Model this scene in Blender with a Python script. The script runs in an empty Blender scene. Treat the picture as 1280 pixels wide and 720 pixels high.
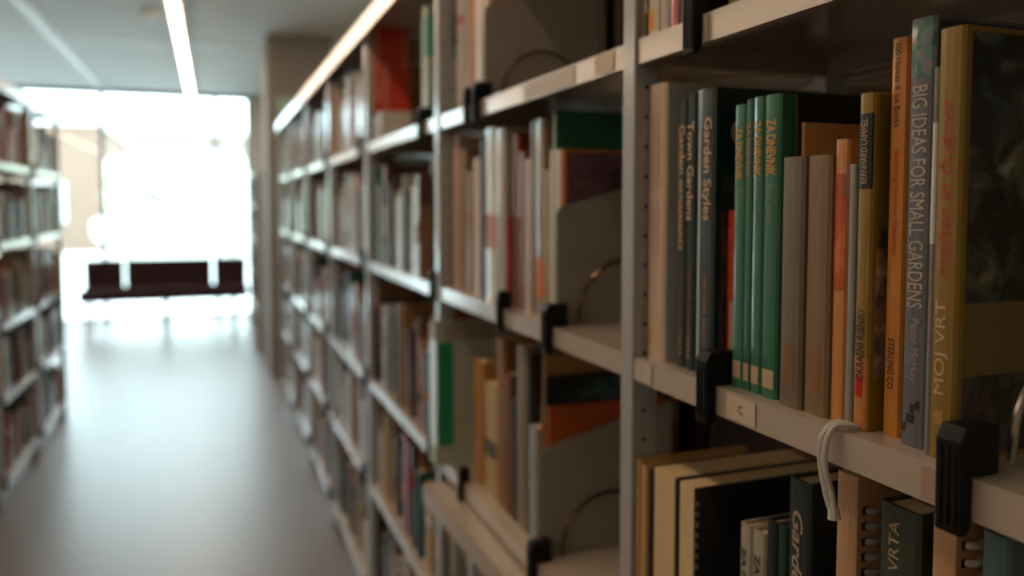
import bpy, bmesh, math, random
from mathutils import Vector, Matrix

scene = bpy.context.scene
C = scene.collection

# ---------------------------------------------------------------- camera
F = 1000.0                                   # focal length in pixels of the 1280 x 720 frame
YAW, PITCH, EYE = math.atan(.375), math.atan(.055), 1.45
PPY = 310.0                                   # row of the optical axis: the frame is cropped a little above centre
cam_data = bpy.data.cameras.new('camera')
cam_data.sensor_width = 36.0
cam_data.lens = 36.0 * F / 1280.0
cam_data.shift_y = -(360.0 - PPY) / 1280.0
cam_data.clip_start = 0.02
cam_data.dof.use_dof = True
cam_data.dof.focus_distance = 0.67
cam_data.dof.aperture_fstop = 2.7
cam = bpy.data.objects.new('camera', cam_data)
C.objects.link(cam)
cam.location = (0, 0, EYE)
cam.rotation_euler = (math.pi / 2 - PITCH, 0, -YAW)
scene.camera = cam

# ---------------------------------------------------------------- world, exposure
SKY, STRIP = 4.0, 15.5
world = bpy.data.worlds.new('overcast_sky')
scene.world = world
world.use_nodes = True
bg = world.node_tree.nodes['Background']
bg.inputs['Color'].default_value = (0.75, 0.92, 1.0, 1)
bg.inputs['Strength'].default_value = SKY
scene.view_settings.view_transform = 'Standard'
scene.view_settings.look = 'None'
scene.view_settings.exposure = 1.2
scene.view_settings.gamma = 1.0
scene.view_settings.use_curve_mapping = False

# pixel -> place helpers (a pixel gives a direction; the distance comes from the plane it lies in)
_fw = Vector((math.sin(YAW) * math.cos(PITCH), math.cos(YAW) * math.cos(PITCH), -math.sin(PITCH)))
_rt = Vector((math.cos(YAW), -math.sin(YAW), 0))
_up = _rt.cross(_fw)
_eye = Vector((0, 0, EYE))
def ray(px, py): return _fw + _rt * ((px - 640) / F) + _up * ((PPY - py) / F)
def on_x(px, py, x):
    d = ray(px, py); return _eye + d * (x / d.x)
def on_y(px, py, y):
    d = ray(px, py); return _eye + d * (y / d.y)
def on_z(px, py, z):
    d = ray(px, py); return _eye + d * ((z - EYE) / d.z)

# ---------------------------------------------------------------- helpers
def lin(h):
    h = h.lstrip('#')
    o = []
    for i in (0, 2, 4):
        c = int(h[i:i + 2], 16) / 255
        o.append(c / 12.92 if c <= .04045 else ((c + .055) / 1.055) ** 2.4)
    return (o[0], o[1], o[2], 1.0)

def mat(name, colour, rough=.5, metal=0.0, noise=0.0, scale=20.0, coat=0.0, source=None, bump=0.0, stretch=(1, 1, 1), spec=.5, crough=.15):
    m = bpy.data.materials.new(name); m.use_nodes = True
    nt = m.node_tree; b = nt.nodes['Principled BSDF']
    b.inputs['Roughness'].default_value = rough
    b.inputs['Metallic'].default_value = metal
    b.inputs['Coat Weight'].default_value = coat
    b.inputs['Coat Roughness'].default_value = crough
    b.inputs['Specular IOR Level'].default_value = spec
    if source == 'object':
        s = nt.nodes.new('ShaderNodeObjectInfo').outputs['Color']
    elif source == 'attribute':
        a = nt.nodes.new('ShaderNodeAttribute'); a.attribute_name = 'Col'; s = a.outputs['Color']
    else:
        r = nt.nodes.new('ShaderNodeRGB'); r.outputs[0].default_value = lin(colour); s = r.outputs[0]
    tc = nt.nodes.new('ShaderNodeTexCoord'); mp = nt.nodes.new('ShaderNodeMapping')
    mp.inputs['Scale'].default_value = stretch
    nt.links.new(tc.outputs['Object'], mp.inputs['Vector'])
    tx = nt.nodes.new('ShaderNodeTexNoise'); tx.inputs['Scale'].default_value = scale; tx.inputs['Detail'].default_value = 5
    nt.links.new(mp.outputs['Vector'], tx.inputs['Vector'])
    if noise:
        hsv = nt.nodes.new('ShaderNodeHueSaturation')
        mr = nt.nodes.new('ShaderNodeMapRange')
        mr.inputs['To Min'].default_value = 1 - noise; mr.inputs['To Max'].default_value = 1 + noise
        nt.links.new(tx.outputs['Fac'], mr.inputs['Value'])
        nt.links.new(mr.outputs['Result'], hsv.inputs['Value'])
        nt.links.new(s, hsv.inputs['Color']); s = hsv.outputs['Color']
    if bump:
        bp = nt.nodes.new('ShaderNodeBump'); bp.inputs['Strength'].default_value = bump; bp.inputs['Distance'].default_value = .002
        nt.links.new(tx.outputs['Fac'], bp.inputs['Height']); nt.links.new(bp.outputs['Normal'], b.inputs['Normal'])
    nt.links.new(s, b.inputs['Base Color'])
    return m

def ramp_mat(name, stops, scale=9.0, rough=.3, coat=.3, stretch=(1, 1, 1), distortion=1.0):
    m = bpy.data.materials.new(name); m.use_nodes = True
    nt = m.node_tree; b = nt.nodes['Principled BSDF']; b.inputs['Roughness'].default_value = rough; b.inputs['Coat Weight'].default_value = coat
    tc = nt.nodes.new('ShaderNodeTexCoord'); mp = nt.nodes.new('ShaderNodeMapping'); mp.inputs['Scale'].default_value = stretch
    tx = nt.nodes.new('ShaderNodeTexNoise'); tx.inputs['Scale'].default_value = scale; tx.inputs['Detail'].default_value = 6
    tx.inputs['Distortion'].default_value = distortion
    cr = nt.nodes.new('ShaderNodeValToRGB')
    while len(cr.color_ramp.elements) < len(stops): cr.color_ramp.elements.new(.5)
    for e, (p, c) in zip(cr.color_ramp.elements, stops): e.position = p; e.color = lin(c)
    nt.links.new(tc.outputs['Object'], mp.inputs['Vector']); nt.links.new(mp.outputs['Vector'], tx.inputs['Vector'])
    nt.links.new(tx.outputs['Fac'], cr.inputs['Fac']); nt.links.new(cr.outputs['Color'], b.inputs['Base Color'])
    return m

def emit_mat(name, colour, strength):
    m = bpy.data.materials.new(name); m.use_nodes = True
    b = m.node_tree.nodes['Principled BSDF']
    b.inputs['Base Color'].default_value = (*colour, 1)
    b.inputs['Emission Color'].default_value = (*colour, 1); b.inputs['Emission Strength'].default_value = strength
    return m

def glass_mat(name):
    m = bpy.data.materials.new(name); m.use_nodes = True
    nt = m.node_tree; nt.nodes.remove(nt.nodes['Principled BSDF'])
    t = nt.nodes.new('ShaderNodeBsdfTransparent'); t.inputs['Color'].default_value = (.93, .97, .96, 1)
    g = nt.nodes.new('ShaderNodeBsdfGlossy'); g.inputs['Roughness'].default_value = .02
    f = nt.nodes.new('ShaderNodeFresnel'); f.inputs['IOR'].default_value = 1.45
    mx = nt.nodes.new('ShaderNodeMixShader')
    nt.links.new(f.outputs[0], mx.inputs[0]); nt.links.new(t.outputs[0], mx.inputs[1]); nt.links.new(g.outputs[0], mx.inputs[2])
    nt.links.new(mx.outputs[0], nt.nodes['Material Output'].inputs['Surface'])
    return m

M = dict(
    floor=mat('brown_linoleum', '#62504a', .5, noise=.10, scale=3.0, bump=.02, spec=.7, coat=.5, crough=.32),
    ceiling=mat('grey_ceiling_paint', '#dde5e7', .8, noise=.03, scale=2.0),
    wall=mat('pale_wall_paint', '#c4c8c6', .8, noise=.03, scale=2.0),
    concrete=mat('grey_concrete', '#8d8a86', .7, noise=.1, scale=4.0, bump=.1),
    steel=mat('grey_enamelled_steel', '#a2a4a6', .30, noise=.04, scale=30.0, coat=.7),
    shelf=mat('warm_grey_enamelled_shelf', '#b0a497', .28, noise=.04, scale=25.0, coat=.9),
    hole=mat('dark_slot', '#0c0e0f', .8),
    black=mat('black_plastic', '#08090b', .5, noise=.2, scale=60, bump=.15, spec=.25),
    plate=mat('grey_bookend_steel', '#8f8b86', .5, noise=.05, scale=30),
    wire=mat('brown_metal_hoop', '#6a5343', .25, metal=.8),
    chrome=mat('steel_hoop', '#9a948c', .25, metal=.9),
    cover=mat('book_cover', '#ffffff', .5, noise=.10, scale=30, coat=.3, source='object'),
    gloss=mat('laminated_book_cover', '#ffffff', .28, noise=.06, scale=25, coat=.7, source='object'),
    pages=mat('paper_pages', '#c9b08a', .85, noise=.12, scale=400, stretch=(.05, 1, .05)),
    ink=mat('printed_ink', '#ffffff', .5, source='object'),
    books_far=mat('assorted_book_covers', '#ffffff', .45, source='attribute', coat=.7),
    cushion=mat('dark_brown_upholstery', '#3a272b', .95, noise=.15, scale=40, bump=.2, spec=.15),
    metal=mat('brushed_metal', '#b4b6b6', .3, metal=.9),
    frame=mat('aluminium_window_frame', '#6f7a7d', .5, metal=.0),
    glass=glass_mat('window_glass'),
    strip=emit_mat('warm_lamp_diffuser', (1.0, .73, .48), STRIP),
    housing=mat('white_lamp_housing', '#d4d6d4', .5),
    cord=mat('white_cotton_cord', '#b9b6b0', .85, noise=.15, scale=300, bump=.4),
    film_shine=mat('pale_film_highlight', '#cfd8d6', .1),  # opaque pale colour for the painted highlight on a wrapped spine
    pavement=mat('pale_paving', '#d8d6d2', .8, noise=.05, scale=.6),
    facade=mat('beige_facade', '#85796f', .8, noise=.05, scale=.5),
    brick=mat('orange_facade', '#7a6355', .8, noise=.08, scale=1.0),
    pane=mat('dark_window_pane', '#5a6468', .2),
    leaf=mat('pale_foliage', '#dfe4d6', .8, noise=.15, scale=5),
    sign=mat('pale_green_sign', '#9fd0bf', .5),
)

def mesh_obj(name, verts, faces, m=None, parent=None, smooth=False, mats=None, fm=None):
    me = bpy.data.meshes.new(name)
    me.from_pydata([tuple(v) for v in verts], [], faces)
    for x in (mats or ([m] if m else [])): me.materials.append(x)
    if fm: me.polygons.foreach_set('material_index', fm)
    if smooth: me.polygons.foreach_set('use_smooth', [True] * len(me.polygons))
    me.update()
    o = bpy.data.objects.new(name, me); C.objects.link(o)
    if parent: o.parent = parent
    return o

BF = [(0, 3, 2, 1), (4, 5, 6, 7), (0, 1, 5, 4), (1, 2, 6, 5), (2, 3, 7, 6), (3, 0, 4, 7)]
class MB:
    def __init__(s): s.v, s.f = [], []
    def box(s, x0, x1, y0, y1, z0, z1):
        n = len(s.v)
        s.v += [(x0, y0, z0), (x1, y0, z0), (x1, y1, z0), (x0, y1, z0), (x0, y0, z1), (x1, y0, z1), (x1, y1, z1), (x0, y1, z1)]
        s.f += [tuple(i + n for i in q) for q in BF]; return s
    def prism(s, poly, axis, a, b):
        """poly: list of 2-D points; extruded along axis from a to b"""
        n = len(s.v); k = len(poly)
        for t in (a, b):
            for p, q in poly:
                s.v.append((t, p, q) if axis == 'x' else (p, t, q) if axis == 'y' else (p, q, t))
        s.f += [tuple(n + i for i in range(k)), tuple(n + k + i for i in reversed(range(k)))]
        s.f += [(n + i, n + k + i, n + k + (i + 1) % k, n + (i + 1) % k) for i in range(k)]; return s
    def tube(s, pts, r, k=8, r2=None):
        n = len(s.v); pts = [Vector(p) for p in pts]; N = len(pts); ref = Vector((.123, .3, .94))
        for i, p in enumerate(pts):
            t = (pts[min(i + 1, N - 1)] - pts[max(i - 1, 0)]).normalized()
            a = t.cross(ref)
            if a.length < .05: a = t.cross(Vector((1, 0, 0)))
            a.normalize(); b = t.cross(a)
            rr = r if r2 is None else r + (r2 - r) * i / (N - 1)
            for j in range(k):
                c = 2 * math.pi * j / k
                s.v.append(tuple(p + a * (rr * math.cos(c)) + b * (rr * math.sin(c))))
        for i in range(N - 1):
            for j in range(k):
                s.f.append((n + i * k + j, n + i * k + (j + 1) % k, n + (i + 1) * k + (j + 1) % k, n + (i + 1) * k + j))
        s.f.append(tuple(n + j for j in reversed(range(k)))); s.f.append(tuple(n + (N - 1) * k + j for j in range(k))); return s
    def build(s, name, m, parent=None, bevel=0.0, smooth=False):
        o = mesh_obj(name, s.v, s.f, m, parent)
        bm = bmesh.new(); bm.from_mesh(o.data)
        bmesh.ops.recalc_face_normals(bm, faces=bm.faces)
        if bevel:
            bmesh.ops.bevel(bm, geom=[e for e in bm.edges if e.calc_face_angle(0) > .6], offset=bevel, segments=2, affect='EDGES', profile=.6)
        if smooth:
            for f in bm.faces: f.smooth = True
        bm.to_mesh(o.data); bm.free()
        if smooth and hasattr(o.data, 'set_sharp_from_angle'): o.data.set_sharp_from_angle(angle=.7)
        return o

def text_mesh(s, shear=0.0, bold=0.0):
    cu = bpy.data.curves.new('text', 'FONT'); cu.body = s; cu.shear = shear; cu.offset = bold; cu.resolution_u = 3
    ob = bpy.data.objects.new('text', cu); C.objects.link(ob)
    dg = bpy.context.evaluated_depsgraph_get(); dg.update()
    me = bpy.data.meshes.new_from_object(ob.evaluated_get(dg))
    bpy.data.objects.remove(ob); bpy.data.curves.remove(cu)
    return me
def empty(name, loc=(0, 0, 0)):
    o = bpy.data.objects.new(name, None); C.objects.link(o); o.location = loc; o.empty_display_size = .05
    return o
def tag(o, label, cat, group=None, kind=None):
    o['label'] = label
    if cat: o['category'] = cat
    if group: o['group'] = group
    if kind: o['kind'] = kind
    return o
def structure(o, label=None):
    o['kind'] = 'structure'
    if label: o['label'] = label
    return o
def copy_tree(o, parent=None):
    c = o.copy(); C.objects.link(c); c.parent = parent
    for ch in o.children: copy_tree(ch, c)
    return c

ORD = 'zeroth first second third fourth fifth sixth seventh eighth ninth tenth eleventh twelfth thirteenth fourteenth fifteenth sixteenth seventeenth eighteenth nineteenth twentieth'.split()
TENS = {20: 'twenty', 30: 'thirty', 40: 'forty', 50: 'fifty', 60: 'sixty'}
def ordinal(n):
    if n <= 20: return ORD[n]
    t, u = n // 10 * 10, n % 10
    return TENS[t] + '-' + ORD[u] if u else TENS[t][:-1] + 'ieth'

# ---------------------------------------------------------------- the room
CEIL, YW = 2.85, 11.0
structure(MB().box(-4.2, 4.2, -3.5, YW + .2, -.2, 0).build('floor', M['floor']), 'glossy brown linoleum floor')
structure(MB().box(-4.2, 4.2, -3.5, YW + .2, CEIL, CEIL + .2).build('ceiling', M['ceiling']), 'pale grey ceiling')
structure(MB().box(-4.4, -4.2, -3.5, YW + .2, -.2, CEIL + .2).build('wall_left', M['wall']))
structure(MB().box(4.2, 4.4, -3.5, YW + .2, -.2, CEIL + .2).build('wall_right', M['wall']))
structure(MB().box(-4.2, 4.2, -3.7, -3.5, -.2, CEIL + .2).build('wall_back', M['wall']))
structure(MB().box(.47, 4.2, YW, YW + .2, 0, CEIL).build('wall_front', M['wall']))
# thin raised strips on the ceiling: one above the other bookcase, one across
structure(MB().box(-1.265, -1.165, -3.4, YW - .02, CEIL - .012, CEIL + .01).build('trim_1', M['housing']), 'pale ceiling track running towards the window')
for n, (a, b) in zip((2, 4, 5, 6, 7), ((-4.15, -2.80), (-2.70, -1.266), (-1.164, -.27), (-.17, 2.25), (2.35, 4.15))):
    structure(MB().box(a, b, 7.68, 7.76, CEIL - .006, CEIL + .01).build('trim_%d' % n, M['housing']), 'pale strip across the ceiling between two light runs')
# glass front: floor-to-ceiling panes between slim posts
edges = [-4.2, -2.56, -1.25, .06, .47]
for i in range(4):
    a, b = edges[i], edges[i + 1]
    w = structure(empty('window_%d' % (i + 1), ((a + b) / 2, YW + .06, 0)), 'tall clear pane of the window front')
    ox = -(a + b) / 2
    g = MB().box(a + .02 + ox, b - .02 + ox, -.004, .004, .05, CEIL - .04).build('pane', M['glass'], w)
    f = MB()
    f.box(a + ox, a + .025 + ox, -.03, .03, .0, CEIL); f.box(b - .025 + ox, b + ox, -.03, .03, 0, CEIL)
    f.box(a + .025 + ox, b - .025 + ox, -.03, .03, 0, .025); f.box(a + .025 + ox, b - .025 + ox, -.03, .03, CEIL - .05, CEIL)
    f.build('window_frame', M['frame'], w)
# column beyond the long bookcase
col = structure(MB().box(.44, .98, 6.95, 7.5, 0, CEIL).build('trim_3', M['concrete'], bevel=.012), 'square grey concrete column from floor to ceiling')
sg = empty('wall_sign', (.60, 6.944, 2.27))
tag(sg, 'small pale green sign mounted high on the concrete column', 'sign')
MB().box(-.075, .075, -.006, .006, -.055, .055).build('plate', M['sign'], sg)
for z in (-.06, .054): MB().box(-.08, .08, -.004, .0065, z, z + .006).build('rail', M['housing'], sg)

# ---------------------------------------------------------------- strip lights over the aisle and its neighbours
def strip_light(x, y0, y1, label, lit=True):
    t = empty('strip_light', (x, (y0 + y1) / 2, CEIL))
    h = (y1 - y0) / 2
    MB().box(-.045, .045, -h, h, -.03, .0).build('housing', M['housing'], t)
    MB().box(-.026, .026, -h + .03, h - .03, -.036, -.029).build('diffuser', M['strip' if lit else 'housing'], t)
    for s in (-1, 1): MB().box(-.045, .045, s * h - .006, s * h + .006, -.034, .0).build('end_cap', M['housing'], t)
    tag(t, label, 'light', 'ceiling strip lights'); return t
segs = [(-3.2, .42), (.46, 4.04), (4.08, 7.66), (7.70, 10.9)]
names = ['behind the third one from the window', 'third from the window', 'second from the window', 'ending at the window']
for x, row in ((-.22, 'above the aisle'), (2.3, 'beyond the long bookcase'), (-2.75, 'behind the short bookcase')):
    for (a, b), n in zip(segs, names):
        lit = not (b < .5 and row == 'above the aisle')
        strip_light(x, a, b, '%s strip light %s, %s' % ('glowing warm' if lit else 'unlit white', row, n), lit)
det = empty('smoke_detector', (-.40, 6.42, CEIL))
tag(det, 'small white round smoke detector on the ceiling beside the strip light', 'detector')
for nm, r0, r1, z0, z1 in (('base', .06, .06, 0, -.018), ('cap', .052, .034, -.018, -.045)):
    mb = MB(); k = 20
    mb.v = [(r0 * math.cos(2 * math.pi * i / k), r0 * math.sin(2 * math.pi * i / k), z0) for i in range(k)] + [(r1 * math.cos(2 * math.pi * i / k), r1 * math.sin(2 * math.pi * i / k), z1) for i in range(k)]
    mb.f = [tuple(range(k)), tuple(range(2 * k - 1, k - 1, -1))] + [(i, (i + 1) % k, k + (i + 1) % k, k + i) for i in range(k)]
    mb.build(nm, M['housing'], det)

# ---------------------------------------------------------------- bookcases
LEVELS = [1.65, 1.26, .86, .50, .11]
TOP = 2.04
XF = .486                                  # front plane of the long bookcase
PITCHY, Y1 = .905, .885
BAY = [Y1 + PITCHY * i for i in range(-1, 7)]        # post centres; bay k (1..7) lies between BAY[k-1] and BAY[k]
LNAME = ['top', 'second', 'third', 'fourth', 'bottom']

def shelf_mesh(x0, x1, y0, y1, lip=.03):
    """pressed steel shelf, its top at z = 0: plate, front lip with a return, rear lip and end flanges"""
    m = MB()
    m.box(x0, x1, y0, y1, -.002, 0)
    m.box(x0, x0 + .002, y0, y1, -lip, -.002); m.box(x0 + .002, x0 + .014, y0, y1, -lip, -lip + .002)
    m.box(x1 - .002, x1, y0, y1, -lip, -.002)
    for yy in (y0, y1 - .002): m.box(x0 + .002, x1 - .002, yy, yy + .002, -lip, -.002)
    return m
def post(parent, x0, x1, yc, h, m=M['steel'], detail=True):
    u = MB().box(x0, x1, yc - .015, yc + .015, 0, h).build('upright', m, parent, bevel=.002)
    if detail:                              # rows of slots on the face towards the shelves
        hs = MB(); xc = x0 + .017; k = 8; n = 0; z = .06
        while z < h - .03:
            for s in (-1, 1):
                b0 = len(hs.v); yy = yc + s * .0151
                hs.v += [(xc + .0028 * math.cos(2 * math.pi * i / k), yy, z + .0028 * math.sin(2 * math.pi * i / k)) for i in range(k)]
                hs.f.append(tuple(range(b0, b0 + k)))
            z += .0365
        o = hs.build('slot_row', M['hole'], u); o['kind'] = 'stuff'
    return u

def bookcase(name, label, front, depth, ys, sgn, far_side=True, first_detail=0):
    """front: x of the front plane; sgn +1: body extends to +x"""
    t = empty(name, (0, 0, 0))
    X = lambda d: front + sgn * d
    def bx(m, a, b, *r): return m.box(min(X(a), X(b)), max(X(a), X(b)), *r)
    for i, y in enumerate(ys):
        cols = [(0, .036), (depth + .006, depth + .044)] + ([(2 * depth + .012, 2 * depth + .048)] if far_side else [])
        for j, (a, b) in enumerate(cols):
            post(t, min(X(a), X(b)), max(X(a), X(b)), y, TOP, detail=(j < 2 and abs(i - first_detail) < 3))
        for z in (.04, TOP - .03):
            bx(MB(), .036, depth + .006, y - .01, y + .01, z, z + .03).build('cross_rail', M['steel'], t)
    shelves = {}
    for i in range(len(ys) - 1):
        for li, z in enumerate(LEVELS):
            for side in range(2 if far_side else 1):
                a, b = (.004, depth + .004) if side == 0 else (depth + .046, 2 * depth + .044)
                xx = sorted((X(a), X(b)))
                m = shelf_mesh(0, depth, 0, ys[i + 1] - ys[i] - .032)
                if (sgn > 0) == (side == 1): m.v = [(depth - x, y, zz) for x, y, zz in m.v]
                s = m.build('shelf', M['shelf'], t); s.location = (xx[0], ys[i] + .016, z)
                if side == 0: shelves[(i, li)] = s
        # canopy: one cover per bay with a front fascia
        m = MB(); D = 2 * depth + .048 if far_side else depth + .044
        bx(m, -.02, D + .02, ys[i] - .0145, ys[i + 1] - .0155, TOP, TOP + .012)
        bx(m, -.02, -.016, ys[i] - .0145, ys[i + 1] - .0155, TOP - .045, TOP)
        m.build('canopy', M['steel'], t)
        m = MB(); bx(m, .03, D - .03, ys[i] + .016, ys[i + 1] - .016, 0, .075); m.build('plinth', M['steel'], t)
    tag(t, label, 'bookcase')
    return t, shelves

DEP = .285
right, RS = bookcase('bookcase', 'long grey steel double-sided bookcase filled with gardening books', XF, DEP, BAY, 1, True, 1)
XL = -.955
LB = [3.44, 4.345, 5.25, 6.155]
left, LS = bookcase('bookcase', 'grey steel bookcase across the aisle, its end against the bright window', XL, DEP, LB, -1, False, 2)

# paper labels in holders on the shelf lips of the near bay
def lip_label(bay, level, ya, yb, text=None, colour='#a89684'):
    s = RS[(bay - 1, level)]; z0 = -.027; ox, oy = s.location.x, s.location.y
    l = MB().box(-.0016, -.0004, ya - oy, yb - oy, z0, -.003).build('shelf_label', M['ink'], s); l.color = lin(colour); l['label'] = 'pale paper label on the shelf lip'
    if text:
        me = text_mesh(text, 0, .01)
        for v in me.vertices: v.co = (-.0019, (ya + yb) / 2 - oy + .004 - v.co.x * .012, -.019 + v.co.y * .012)
        me.materials.clear(); me.materials.append(M['ink']); o = bpy.data.objects.new('label_letter', me); C.objects.link(o); o.parent = s; o.color = lin('#5a4a42')
    return l
yl = on_x(906, 492, XF).y; yr = on_x(941, 510, XF).y
lip_label(1, 1, yr, yl, text='C', colour='#c9b8a6')
lip_label(1, 1, on_x(812, 460, XF).y, on_x(789, 452, XF).y, colour='#b6ada0')
lip_label(1, 1, on_x(1182, 580, XF).y, on_x(1149, 568, XF).y, colour='#a58a76')
lip_label(1, 0, on_x(882, 25, XF).y, on_x(878, 30, XF).y, colour='#b6ada0')
lip_label(2, 0, .93, .985, colour='#c2ad8e'); lip_label(2, 0, 1.05, 1.25, colour='#b9ada0')

# ---------------------------------------------------------------- books
BULGE = .0009
def cover_profile(t, d, b, bulge):
    """outline (x, y) of a hard case seen from above: spine at x = 0, boards running back"""
    h = t / 2
    return [(d, -h), (b, -h), (0, -h * .8), (-bulge, -h * .3), (-bulge, h * .3), (0, h * .8), (b, h), (d, h),
            (d, h - b), (b * 1.2, h - b), (b * 1.2, -h + b), (d, -h + b)]
def book_meshes(t, h, d, soft=False):
    b = min(.0026, t * .2) if not soft else min(.0008, t * .15)
    bulge = BULGE
    p = cover_profile(t, d, b, bulge)
    cv = MB(); n = len(p)
    for z in (0, h):
        cv.v += [(x, y, z) for x, y in p]
    # end caps split into quads of the U
    quads = [(0, 1, 10, 11), (1, 2, 3, 10), (10, 3, 4, 9), (9, 4, 5, 6), (9, 6, 7, 8)]
    cv.f = [tuple(reversed(q)) for q in quads] + [tuple(n + i for i in q) for q in quads]
    cv.f += [(i, (i + 1) % n, n + (i + 1) % n, n + i) for i in range(n)]
    ins = .003 if not soft else .0004
    pg = MB().box(b * 1.2, d - ins, -t / 2 + b, t / 2 - b, ins, h - ins)
    return cv, pg
def spine_x(y, t, soft=False):
    """x of the spine's outer surface at y"""
    h = t / 2; b = min(.0026, t * .2); g = BULGE; a = abs(y) / h
    if a <= .3: return -g
    if a <= .8: return -g * (.8 - a) / .5
    return b * (a - .8) / .2
def spine_text(book, s, z_a, z_b, yc, size, colour, down=True, shear=0.0, bold=0.0, x=-.0005):
    """lettering on a spine between heights z_a and z_b; down: reads from top to bottom"""
    me = text_mesh(s, shear, bold)
    xs = [v.co.x for v in me.vertices]; ys = [v.co.y for v in me.vertices]
    if not xs: return
    x0, x1, y0, y1 = min(xs), max(xs), min(ys), max(ys)
    for v in me.vertices:
        u = (v.co.x - x0) / (x1 - x0); w = (v.co.y - (y0 + y1) / 2) / (y1 - y0) * size
        yy = yc - w if down else yc + w
        v.co = (-BULGE + x, yy, z_b + (z_a - z_b) * u if down else z_a + (z_b - z_a) * u)
    me.materials.clear(); me.materials.append(M['ink'])
    o = bpy.data.objects.new('spine_lettering', me); C.objects.link(o); o.parent = book; o.color = lin(colour)
    return o
def patch(book, name, y0, y1, z0, z1, colour=None, m=None, x=-.0003):
    """print that follows the curve of the spine"""
    h = book['t'] / 2
    ys = sorted([y0, y1] + [q for q in (-.8 * h, -.3 * h, .3 * h, .8 * h) if y0 + .0003 < q < y1 - .0003])
    poly = [(spine_x(y, book['t']) + x, y) for y in ys] + [(spine_x(y, book['t']) + .0004, y) for y in reversed(ys)]
    o = MB().prism(poly, 'z', z0, z1).build(name, m or M['ink'], book)
    if colour: o.color = lin(colour)
    return o
def side_patch(book, name, t, x0, x1, z0, z1, colour=None, m=None):
    """print on the board that faces along the shelf"""
    o = MB().box(x0, x1, -t / 2 - .0004, -t / 2 + .0003, z0, z1).build(name, m or M['ink'], book)
    if colour: o.color = lin(colour)
    return o
def cover_text(book, t, s, x0, x1, z0, z1, colour, down=False, bold=.01):
    """lettering on the board that faces along the shelf, upright or running down"""
    me = text_mesh(s, 0, bold)
    xs = [v.co.x for v in me.vertices]; ys = [v.co.y for v in me.vertices]
    a0, a1, c0, c1 = min(xs), max(xs), min(ys), max(ys)
    for v in me.vertices:
        u, w = (v.co.x - a0) / (a1 - a0), (v.co.y - c0) / (c1 - c0)
        v.co = (x0 + (x1 - x0) * (w if down else u), -t / 2 - .0007, z1 + (z0 - z1) * u if down else z0 + (z1 - z0) * w)
    me.materials.clear(); me.materials.append(M['ink'])
    o = bpy.data.objects.new('cover_lettering', me); C.objects.link(o); o.parent = book; o.color = lin(colour)
    return o
def make_book(xs, ya, yb, z, h, d, colour, label, soft=False, gloss=False, group=None, name='book', rz=0.0):
    """a book standing with its spine towards -x at x = xs, between ya < yb"""
    t = yb - ya
    cv, pg = book_meshes(t, h, d, soft)
    b = cv.build(name, M['gloss' if gloss else 'cover']); b.color = lin(colour); b.location = (xs, (ya + yb) / 2, z); b['t'] = t
    b.rotation_euler.z = rz
    p = pg.build('page_block', M['pages'], b)
    tag(b, label, 'book', group)
    return b, t

PH = {}
PH['plants'] = ramp_mat('planting_photograph', [(.3, '#0d1412'), (.45, '#1d2a28'), (.55, '#46453f'), (.62, '#4a2a2e'), (.75, '#6d6a66')], 55)
PH['garden'] = ramp_mat('garden_photograph', [(.3, '#0a0d10'), (.45, '#14201c'), (.53, '#31443d'), (.62, '#6a6450'), (.72, '#8d9a98')], 26)
PH['purple'] = ramp_mat('purple_photograph', [(.3, '#3a2a33'), (.5, '#6a4c5c'), (.62, '#543c4a'), (.75, '#9a8a88')], 16, stretch=(1, 1, 2.5))
PH['teal'] = ramp_mat('dark_teal_photograph', [(.35, '#141414'), (.5, '#25393b'), (.6, '#3d5a5c'), (.75, '#1a1a1c')], 26)
PH['blossom'] = ramp_mat('blossom_photograph', [(.3, '#1b2a30'), (.45, '#3f6660'), (.55, '#5d7d7c'), (.68, '#9c6f62'), (.8, '#2a3a44')], 60)
PH['orange'] = ramp_mat('orange_print', [(.35, '#b0451c'), (.55, '#c2562a'), (.7, '#d08a5a')], 24)
PH['rose'] = ramp_mat('rose_photograph', [(.35, '#3a3a2a'), (.5, '#8d6f5c'), (.62, '#b99a90'), (.75, '#5a3a30')], 40)
PH['sleeve'] = ramp_mat('pale_fern_print', [(.3, '#1f2420'), (.5, '#8b8a80'), (.7, '#b0aca0')], 25)

HERO = {'g': Y1 - .0165, 'l': Y1 - .0165}
def hero(key, px0, px1, yref, ytop, level, colour, label, d=.215, xs=None, prev=None, soft=False, gloss=False, row='g'):
    """px0/px1: the spine's edges in the photograph at row yref; ytop: its top edge"""
    if xs is not None and row == 'g': xs -= .017          # spines stand about 2 cm behind the lip
    if xs is None: xs = max(.508, min(.54, on_z((px0 + px1) / 2, yref, LEVELS[level]).x))
    yb, ya = on_x(px0, yref, xs).y, on_x(px1, yref, xs).y
    lim = HERO.get(row)
    if lim is not None and yb > lim - .0006: yb = lim - .0006
    if yb - ya < .004: ya = yb - .004
    HERO[row] = ya
    d0 = ray(px0 + (px0 - 640) * .03, ytop)
    z = LEVELS[level]
    # height: the ray through the top row at the spine's own distance
    dist = (Vector((xs, (ya + yb) / 2, 0)) - Vector((0, 0, 0)))
    lo, hi = .05, .40
    for _ in range(40):
        mid = (lo + hi) / 2; P = Vector((xs, (ya + yb) / 2, z + mid)) - _eye
        yy = PPY - F * P.dot(_up) / P.dot(_fw)
        if yy > ytop: lo = mid
        else: hi = mid
    b, t = make_book(xs, ya, yb, z, (lo + hi) / 2, d, colour, label, soft, gloss)
    b['h'] = (lo + hi) / 2
    return b, t, (lo + hi) / 2

G = 'second shelf of the garden-book bay'
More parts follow.
